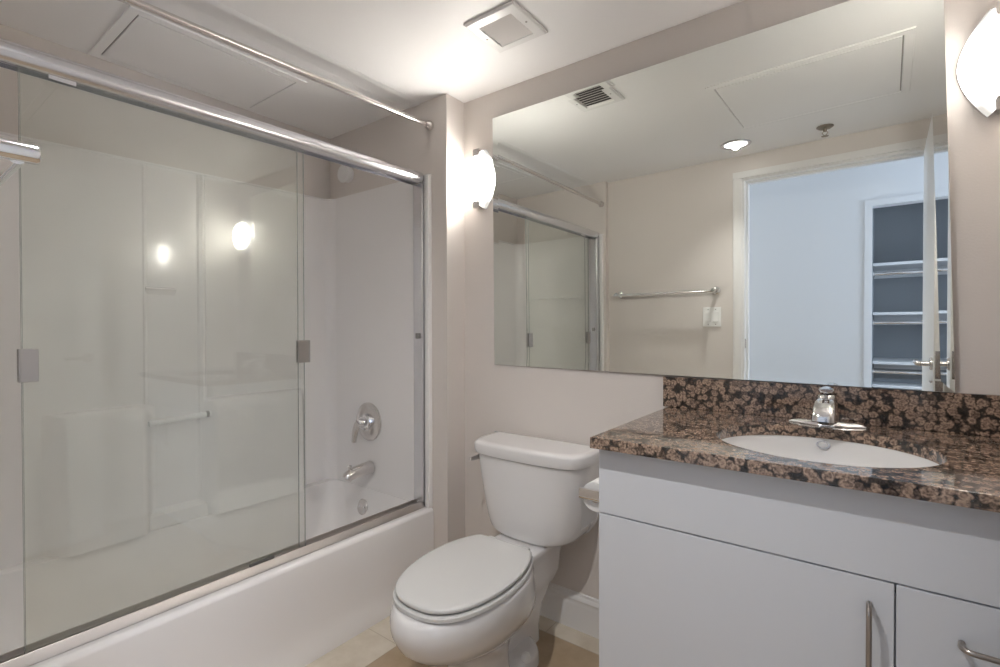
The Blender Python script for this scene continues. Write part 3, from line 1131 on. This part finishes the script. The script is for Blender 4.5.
# ================================================================= vanity
VX0, VX1 = 0.967, XR - 0.001
VF = -0.585           # front face of doors
VC = -0.567           # carcass front
CT = 0.925            # counter top height
CB = 0.897
van = thing('vanity_cabinet', 'white flat-fronted vanity cabinet under the granite counter', 'vanity cabinet', (1.44, -0.29, 0.0))
bm = NB()
bx(bm, VX0, VC, 0.0005, VX0 + 0.017, -0.0175, CB - 0.0005)
bx(bm, VX1 - 0.017, VC, 0.0005, VX1, -0.0175, CB - 0.0005)
bx(bm, VX0 + 0.017, VC, 0.10, VX1 - 0.017, -0.0175, 0.117)
bx(bm, VX0 + 0.017, -0.024, 0.117, VX1 - 0.017, -0.0175, CB - 0.0005)
bx(bm, 1.558, VC, 0.117, 1.574, -0.024, 0.70)
bx(bm, VX0 + 0.017, VC + 0.05, 0.0005, VX1 - 0.017, VC + 0.066, 0.10)
bx(bm, VX0 + 0.017, VC, 0.705, VX1 - 0.017, VC + 0.016, 0.735)
obj('carcass', bm, M_CAB, van)
bm = NB(); bx(bm, VX0, VF, 0.726, VX1 - 0.001, VC - 0.0005, CB - 0.003, 0.0012)
obj('front_panel', bm, M_CAB, van)


def bar_pull(parent, pts, rad):
    bm = NB(); tube(bm, smooth_path(pts, 6), rad, 12)
    return obj('pull', bm, M_PULL, parent)


bm = NB(); bx(bm, VX0, VF, 0.105, 1.5645, VC - 0.0005, 0.7225, 0.0012)
dr = obj('door', bm, M_CAB, van)
px = 1.527
bar_pull(dr, [(px, VF - 0.0003, 0.675), (px, VF - 0.018, 0.677), (px, VF - 0.028, 0.668), (px, VF - 0.030, 0.650), (px, VF - 0.030, 0.60), (px, VF - 0.030, 0.535), (px, VF - 0.028, 0.517), (px, VF - 0.018, 0.508), (px, VF - 0.0003, 0.510)], 0.0048)
zs = (0.7225, 0.5195, 0.3155, 0.105)
for a, b in zip(zs, zs[1:]):
    bm = NB(); bx(bm, 1.5675, VF, b + 0.0015, VX1 - 0.001, VC - 0.0005, a, 0.0012)
    d_ = obj('drawer', bm, M_CAB, van)
    zc = a - 0.073
    bar_pull(d_, [(1.657, VF - 0.0003, zc), (1.655, VF - 0.018, zc), (1.662, VF - 0.028, zc), (1.68, VF - 0.030, zc), (1.74, VF - 0.030, zc), (1.81, VF - 0.030, zc), (1.828, VF - 0.028, zc), (1.835, VF - 0.018, zc), (1.833, VF - 0.0003, zc)], 0.0048)

# granite counter with an oval cut-out
SXC, SYC, SRX, SRY = 1.430, -0.349, 0.227, 0.206
top = thing('countertop', 'polished brown granite countertop with an oval cut-out for the sink', 'countertop', (1.43, -0.3, CB))
cxL, cxR, cyF, cyB = 0.959, XR - 0.0008, -0.620, -0.0008
N = 96


def edge_pt(a):
    dx, dy = math.cos(a), math.sin(a)
    ts = []
    if dx > 1e-9: ts.append((cxR - SXC) / dx)
    if dx < -1e-9: ts.append((cxL - SXC) / dx)
    if dy > 1e-9: ts.append((cyB - SYC) / dy)
    if dy < -1e-9: ts.append((cyF - SYC) / dy)
    k = min(ts)
    return SXC + dx * k, SYC + dy * k


angs = [2 * PI * k / N for k in range(N)]
for cxx, cyy in ((cxL, cyF), (cxR, cyF), (cxL, cyB), (cxR, cyB)):
    angs.append(math.atan2(cyy - SYC, cxx - SXC) % (2 * PI))
angs.sort()
bm = NB()
rt_, rb_, et_, eb_, ew_, et2 = [], [], [], [], [], []
for a in angs:
    x, y = SXC + SRX * math.cos(a), SYC + SRY * math.sin(a)
    rt_.append(bm.verts.new((x, y, CT)))
    rb_.append(bm.verts.new((x, y, CB)))
    X, Y = edge_pt(a)
    et_.append(bm.verts.new((X, Y, CT)))
    eb_.append(bm.verts.new((X, Y, CB)))
nA = len(angs)
for i in range(nA):
    j = (i + 1) % nA
    bm.faces.new((rt_[i], et_[i], et_[j], rt_[j]))
    bm.faces.new((rb_[j], eb_[j], eb_[i], rb_[i]))
    bm.faces.new((rb_[i], rt_[i], rt_[j], rb_[j]))
    bm.faces.new((et_[i], eb_[i], eb_[j], et_[j]))
bmesh.ops.remove_doubles(bm, verts=bm.verts[:], dist=1e-5)
sharp = [e for e in bm.edges if len(e.link_faces) == 2 and e.calc_face_angle() > 1.2 and all(v.co.z > CT - 0.001 for v in e.verts)]
bmesh.ops.bevel(bm, geom=sharp, offset=0.003, segments=2, profile=0.5, affect='EDGES')
obj('slab', bm, M_GRAN, top, sharp=40)
bm = NB(); bx(bm, 0.943, -0.0205, CT + 0.0004, XR - 0.0008, -0.0008, 1.0305, 0.0015)
obj('backsplash', bm, M_GRAN, top)

# basin under the cut-out
sk = thing('sink', 'white oval undermount sink bowl set in the granite', 'sink', (SXC, SYC, CB - 0.15))
bm = NB()
prof = [(1.035, CB - 0.0008), (1.008, CB - 0.0008), (1.004, CB - 0.010), (1.0, CB - 0.03), (0.96, CB - 0.065), (0.86, CB - 0.10), (0.68, CB - 0.128), (0.45, CB - 0.143), (0.2, CB - 0.149), (0.10, CB - 0.151)]
prof2 = [(0.10, CB - 0.160), (0.45, CB - 0.153), (0.70, CB - 0.137), (0.89, CB - 0.105), (0.99, CB - 0.065), (1.025, CB - 0.030), (1.035, CB - 0.012)]
rings = []
for s_, z in prof + prof2:
    rings.append([(SXC + SRX * s_ * math.cos(2 * PI * k / 64), SYC + SRY * s_ * math.sin(2 * PI * k / 64), z) for k in range(64)])
rings.append(rings[0])
loft(bm, rings, False, False)
obj('bowl', bm, M_BASIN, sk, sharp=60)
bm = NB(); lathe(bm, (SXC, SYC, CB - 0.1555), (0, 0, 1), [(0, 0.020), (0.006, 0.024), (0.008, 0.022), (0.008, 0.014), (0.012, 0.012)], 28)
obj('drain', bm, M_CHROME, sk)
bm = NB()
# overflow slot ring high on the back of the bowl
oy_, oz_ = SYC + SRY * 0.990, CB - 0.017
rings = []
nr = Vector((0, -0.95, 0.2)).normalized()
sx_, tx_ = Vector((1, 0, 0)), nr.cross(Vector((1, 0, 0)))
o_ = Vector((1.425, oy_, oz_))
for rr_, h_ in ((0.014, -0.004), (0.014, 0.0015), (0.0105, 0.0015), (0.0095, -0.004)):
    rings.append([o_ + sx_ * (rr_ * 1.15 * math.cos(2 * PI * k / 24)) + tx_ * (rr_ * 0.8 * math.sin(2 * PI * k / 24)) + nr * h_ for k in range(24)])
loft(bm, rings)
obj('overflow_ring', bm, M_NICK, sk)

# ================================================================= faucet
FX, FY = 1.428, -0.078
fc = thing('faucet', 'chrome single-lever faucet on the granite behind the sink', 'faucet', (FX, FY, CT))
bm = NB()
rings = []
for z, k in ((CT + 0.0005, 1.0), (CT + 0.003, 1.0), (CT + 0.008, 0.90), (CT + 0.013, 0.62), (CT + 0.0148, 0.40)):
    pts = []
    for i in range(48):
        a = 2 * PI * i / 48
        cc, ss = math.cos(a), math.sin(a)
        x = 0.092 * k * math.copysign(abs(cc) ** 1.05, cc)
        y = 0.031 * k * ss * (1 - 0.80 * abs(cc) ** 2.2)
        pts.append((FX + x, FY + y, z))
    rings.append(pts)
loft(bm, rings)
obj('base_plate', bm, M_CHROME, fc, sharp=50)
bm = NB()
rings = []
for z, hw, yf, yb in ((0.008, 0.031, -0.036, 0.026), (0.03, 0.029, -0.038, 0.025), (0.055, 0.027, -0.036, 0.024), (0.078, 0.025, -0.030, 0.023), (0.086, 0.020, -0.024, 0.018), (0.088, 0.013, -0.016, 0.012)):
    pts = []
    for i in range(28):
        a = 2 * PI * i / 28
        yy = math.sin(a)
        pts.append((FX + hw * math.cos(a), FY + (yb * yy if yy > 0 else -yf * yy), CT + z))
    rings.append(pts)
loft(bm, rings)
obj('body', bm, M_CHROME, fc, sharp=50)
bm = NB()
pth = smooth_path([(FX, FY - 0.010, CT + 0.060), (FX, FY - 0.045, CT + 0.066), (FX, FY - 0.085, CT + 0.058), (FX, FY - 0.110, CT + 0.040), (FX, FY - 0.116, CT + 0.024)], 6)
rings = []
for i, p_ in enumerate(pth):
    d = (pth[min(i + 1, len(pth) - 1)] - pth[max(i - 1, 0)]).normalized()
    sx_ = Vector((1, 0, 0))
    tx_ = d.cross(sx_)
    k = i / (len(pth) - 1)
    a_, b_ = 0.0255 + 0.001 * k, 0.0165 - 0.005 * k
    rings.append([p_ + sx_ * (a_ * math.copysign(abs(math.cos(q)) ** 0.8, math.cos(q))) + tx_ * (b_ * math.copysign(abs(math.sin(q)) ** 0.8, math.sin(q))) for q in [2 * PI * j / 28 for j in range(28)]])
loft(bm, rings)
spo = obj('spout', bm, M_CHROME, fc, sharp=50)
bm = NB(); lathe(bm, (FX, FY - 0.116, CT + 0.0238), (0, -0.05, -1), [(0, 0.0105), (0.004, 0.0105), (0.004, 0.007)], 20)
obj('aerator', bm, M_DARK, spo)
bm = NB()
lathe(bm, (FX, FY, CT + 0.0885), (0, 0, 1), [(0, 0.013), (0.003, 0.019), (0.010, 0.020), (0.016, 0.016), (0.018, 0.008)], 24)
pth = smooth_path([(FX, FY + 0.008, CT + 0.100), (FX + 0.002, FY - 0.022, CT + 0.106), (FX + 0.004, FY - 0.060, CT + 0.104)], 6)
rings = []
for i, p_ in enumerate(pth):
    k = i / (len(pth) - 1)
    d = (pth[min(i + 1, len(pth) - 1)] - pth[max(i - 1, 0)]).normalized()
    sx_ = Vector((1, 0.1, 0)).normalized()
    tx_ = d.cross(sx_).normalized()
    rings.append([p_ + sx_ * ((0.011 + 0.003 * k) * math.cos(q)) + tx_ * ((0.007 - 0.003 * k) * math.sin(q)) for q in [2 * PI * j / 20 for j in range(20)]])
loft(bm, rings)
obj('lever', bm, M_CHROME, fc, sharp=50)
bm = NB()
tube(bm, [(FX - 0.024, FY + 0.022, CT + 0.010), (FX - 0.024, FY + 0.022, CT + 0.040)], 0.0025, 10)
lathe(bm, (FX - 0.024, FY + 0.022, CT + 0.040), (0, 0, 1), [(0, 0.003), (0.003, 0.006), (0.008, 0.006), (0.011, 0.003)], 14)
obj('lift_rod', bm, M_CHROME, fc)

# ================================================================= toilet paper
hx = VX0 - 0.0008
hd = thing('toilet_paper_holder', 'chrome toilet paper holder fixed to the side of the vanity', 'toilet paper holder', (hx, -0.46, 0.70))
RX, RZ, RY0, RY1 = 0.912, 0.727, -0.496, -0.392
bm = NB(); bx(bm, hx - 0.006, -0.509, 0.690, hx, -0.376, 0.760, 0.002)
for z in (0.705, 0.745):
    tube(bm, [(hx - 0.002, -0.44, z), (hx + 0.006, -0.44, z)], 0.002, 8)
obj('mounting_plate', bm, M_CHROME, hd)
bm = NB()
loft(bm, [[(x, -0.5045 - 0.004 * d, z0) for d, z0 in ((0, 0.7185), (0.7, 0.721), (1, 0.727), (1, 0.743), (0.7, 0.749), (0, 0.7515))] for x in (0.8685, 0.870, hx - 0.008, hx - 0.0065)])
obj('front_bar', bm, M_CHROME, hd)
bm = NB(); tube(bm, [(RX, -0.5032, RZ + 0.003), (RX, RY1 + 0.006, RZ + 0.003)], 0.010, 16)
obj('roller', bm, M_CHROME, hd)
for y in (RY1 + 0.004,):
    bm = NB(); prism(bm, [(hx - 0.0062, RZ - 0.010), (hx - 0.0062, RZ + 0.02), (RX - 0.004, RZ + 0.015), (RX - 0.013, RZ + 0.002), (RX - 0.004, RZ - 0.010)], 'y', y, y + 0.003)
    obj('arm', bm, M_CHROME, hd)
rl = thing('toilet_paper_roll', 'white toilet paper roll hanging in the chrome holder beside the toilet tank', 'toilet paper', (RX, -0.44, RZ))
bm = NB()
n = 40
ra_ = 0.0415
rings = []
for y, r_ in ((RY0 + 0.002, 0.0155), (RY0 + 0.002, ra_ - 0.001), (RY0 + 0.003, ra_), (RY1 - 0.003, ra_), (RY1 - 0.002, ra_ - 0.001), (RY1 - 0.002, 0.0155)):
    rings.append([(RX + r_ * math.cos(2 * PI * k / n), y, RZ + r_ * math.sin(2 * PI * k / n)) for k in range(n)])
rings.append(rings[0])
loft(bm, rings, False, False)
obj('roll', bm, M_PAPER, rl, sharp=50)
bm = NB()
lx = RX - ra_ - 0.0006
pts = [(lx - 0.0004, RZ + 0.004), (lx - 0.0012, RZ - 0.03), (lx + 0.001, RZ - 0.066), (lx - 0.002, RZ - 0.106)]
row0 = [bm.verts.new((x, RY0 + 0.003, z)) for x, z in pts]
row1 = [bm.verts.new((x + 0.001, RY1 - 0.003, z + (0.004 if i == 3 else 0))) for i, (x, z) in enumerate(pts)]
for i in range(3):
    bm.faces.new((row0[i], row0[i + 1], row1[i + 1], row1[i]))
bmesh.ops.solidify(bm, geom=bm.faces[:], thickness=0.0008)
obj('hanging_sheet', bm, M_PAPER, rl)
bm = NB()
rings = []
for y, r_ in ((RY0 + 0.001, 0.0132), (RY0 + 0.001, 0.0152), (RY1 - 0.001, 0.0152), (RY1 - 0.001, 0.0132)):
    rings.append([(RX + r_ * math.cos(2 * PI * k / 28), y, RZ + r_ * math.sin(2 * PI * k / 28)) for k in range(28)])
rings.append(rings[0])
loft(bm, rings, False, False)
obj('core', bm, M_CARD, rl)

# ================================================================= ceiling fittings
vxc, vyc = 0.500, -0.350
vt = thing('exhaust_vent', 'square white exhaust vent with slats on the ceiling before the mirror', 'vent', (vxc, vyc, H))
bm = NB()


def sq(h, z):
    return [(vxc - h, vyc - h, z), (vxc + h, vyc - h, z), (vxc + h, vyc + h, z), (vxc - h, vyc + h, z)]


loft(bm, [sq(0.106, H - 0.0005), sq(0.106, H - 0.007), sq(0.100, H - 0.011), sq(0.070, H - 0.014), sq(0.067, H - 0.011), sq(0.067, H - 0.0005)], False, False)
fr_ = obj('frame', bm, M_TRIM, vt, sharp=20)
for sx in (-1, 1):
    bm = NB(); lathe(bm, (vxc + sx * 0.085, vyc + 0.0, H - 0.0122), (0, 0, -1), [(-0.002, 0.004), (0.001, 0.004), (0.002, 0.002)], 12)
    obj('screw', bm, M_RUBBER, fr_)
bm = NB(); bx(bm, vxc - 0.0668, vyc - 0.0668, H - 0.0035, vxc + 0.0668, vyc + 0.0668, H - 0.0005)
obj('duct_shade_plate', bm, M_DARK, vt)  # solid plate, the shade inside the vent put into its near-black colour
for k in range(6):
    y = vyc - 0.056 + k * 0.0224
    bm = NB()
    prism(bm, [(y + 0.0080, H - 0.0130), (y + 0.0070, H - 0.0140), (y - 0.0105, H - 0.0065), (y - 0.0095, H - 0.0055)], 'x', vxc - 0.0665, vxc + 0.0665)
    obj('slat', bm, M_VENT, vt)


def access_panel(x0, x1, y0, y1, label):
    t_ = thing('access_panel', label, 'access panel', ((x0 + x1) / 2, (y0 + y1) / 2, H), 'ceiling access panels')
    f_ = 0.033
    bm_ = NB()
    def q(i, z):
        return [(x0 + i, y0 + i, z), (x1 - i, y0 + i, z), (x1 - i, y1 - i, z), (x0 + i, y1 - i, z)]
    loft(bm_, [q(0, H - 0.0004), q(0.002, H - 0.005), q(f_ - 0.002, H - 0.006), q(f_, H - 0.0004)], False, False)
    obj('frame', bm_, M_CEIL, t_, sharp=15)
    bm_ = NB()
    bx(bm_, x0 + f_ + 0.004, y0 + f_ + 0.004, H - 0.006, x1 - f_ - 0.004, y1 - f_ - 0.004, H - 0.0012)
    obj('panel', bm_, M_CEIL, t_)
    bm_ = NB()
    bx(bm_, x0 + f_ - 0.0005, y0 + f_ - 0.0005, H - 0.0011, x1 - f_ + 0.0005, y1 - f_ + 0.0005, H - 0.0003)
    obj('gap_shade_sheet', bm_, M_RUBBER, t_)  # thin grey sheet, its colour standing in for shade in the panel gap


access_panel(0.921, 1.640, -1.225, -0.590, 'large flush access panel on the ceiling, seen in the mirror over the doorway side')
access_panel(-0.872, -0.405, -1.188, -0.555, 'flush access panel on the ceiling above the tub')

cl = thing('recessed_light', 'round recessed ceiling light, lit, seen in the mirror', 'recessed light', (0.859, -1.44, H))
bm = NB()
o_ = (0.859, -1.44, H)
lathe(bm, o_, (0, 0, -1), [(0.0005, 0.062), (0.0005, 0.083), (0.003, 0.084), (0.007, 0.080), (0.007, 0.066), (0.0035, 0.062)], 40, False, False)
obj('trim_ring', bm, M_SATIN, cl)
bm = NB(); lathe(bm, o_, (0, 0, -1), [(0.0006, 0.0615), (0.0034, 0.0615), (0.005, 0.045), (0.0055, 0.0)], 40, True, False)
obj('lens', bm, M_CAN, cl)
spl = bpy.data.lights.new('recessed_lamp', 'SPOT')
spl.energy = 18
spl.color = (1.0, 0.98, 0.96)
spl.spot_size = R(120)
spl.spot_blend = 1.0
spl.shadow_soft_size = 0.02
spo_ = bpy.data.objects.new('recessed_lamp', spl)
C.objects.link(spo_)
spo_.location = (0.859, -1.44, H - 0.012)
spo_.rotation_euler = (R(24), 0, 0)    # the lamp is tilted toward the mirror

sx_, sy_ = 1.296, -1.467
t = thing('fire_sprinkler', 'small brass fire sprinkler on the ceiling, seen in the mirror beyond the recessed light', 'sprinkler', (sx_, sy_, H))
bm = NB(); lathe(bm, (sx_, sy_, H), (0, 0, -1), [(0.0005, 0.040), (0.004, 0.040), (0.012, 0.028), (0.014, 0.014)], 28)
obj('escutcheon', bm, M_BRASS, t)
bm = NB()
lathe(bm, (sx_, sy_, H - 0.0142), (0, 0, -1), [(0, 0.010), (0.012, 0.009), (0.014, 0.006)], 18)
for s_ in (-1, 1):
    tube(bm, smooth_path([(sx_ + s_ * 0.007, sy_, H - 0.026), (sx_ + s_ * 0.012, sy_, H - 0.036), (sx_, sy_, H - 0.050)], 4), 0.002, 8)
obj('sprinkler_frame', bm, M_BRASS, t)
bm = NB(); lathe(bm, (sx_, sy_, H - 0.0495), (0, 0, -1), [(0, 0.004), (0.001, 0.017), (0.003, 0.017), (0.004, 0.004)], 20)
obj('deflector', bm, M_BRASS, t)

# ================================================================= fittings on the door wall
tb = thing('towel_bar', 'chrome towel bar on the wall beside the doorway, its post at the frame edge', 'towel bar', (0.34, YD, 1.435))
bz = 1.420
for x, nm in ((0.020, 0), (0.684, 1)):
    bm = NB()
    lathe(bm, (x, YD + 0.0006, bz), (0, 1, 0), [(0, 0.024), (0.006, 0.024), (0.010, 0.020), (0.011, 0.0125), (0.082, 0.0125), (0.085, 0.0115)], 28)
    obj('post', bm, M_CHROME, tb)
bm = NB(); tube(bm, [(-0.006, YD + 0.066, bz - 0.006), (0.682, YD + 0.066, bz - 0.006)], 0.0095, 18)
obj('bar', bm, M_CHROME, tb)

sw = thing('light_switch', 'white double rocker light switch plate on the wall beside the doorway', 'light switch', (0.659, YD, 1.248))
bm = NB(); bx(bm, 0.602, YD + 0.0006, 1.184, 0.716, YD + 0.0065, 1.311, 0.0025)
pl_ = obj('switch_plate', bm, M_PLAST, sw)
for dx in (-0.023, 0.023):
    bm = NB(); prism(bm, [(YD + 0.0066, 1.214), (YD + 0.0115, 1.216), (YD + 0.0085, 1.248), (YD + 0.0105, 1.279), (YD + 0.0066, 1.281)], 'x', 0.659 + dx - 0.0165, 0.659 + dx + 0.0165)
    obj('rocker', bm, M_PLAST, sw)
    for z in (1.199, 1.296):
        bm = NB(); lathe(bm, (0.659 + dx, YD + 0.0064, z), (0, 1, 0), [(0, 0.0035), (0.001, 0.0035), (0.0015, 0.002)], 10)
        obj('screw', bm, M_RUBBER, pl_)
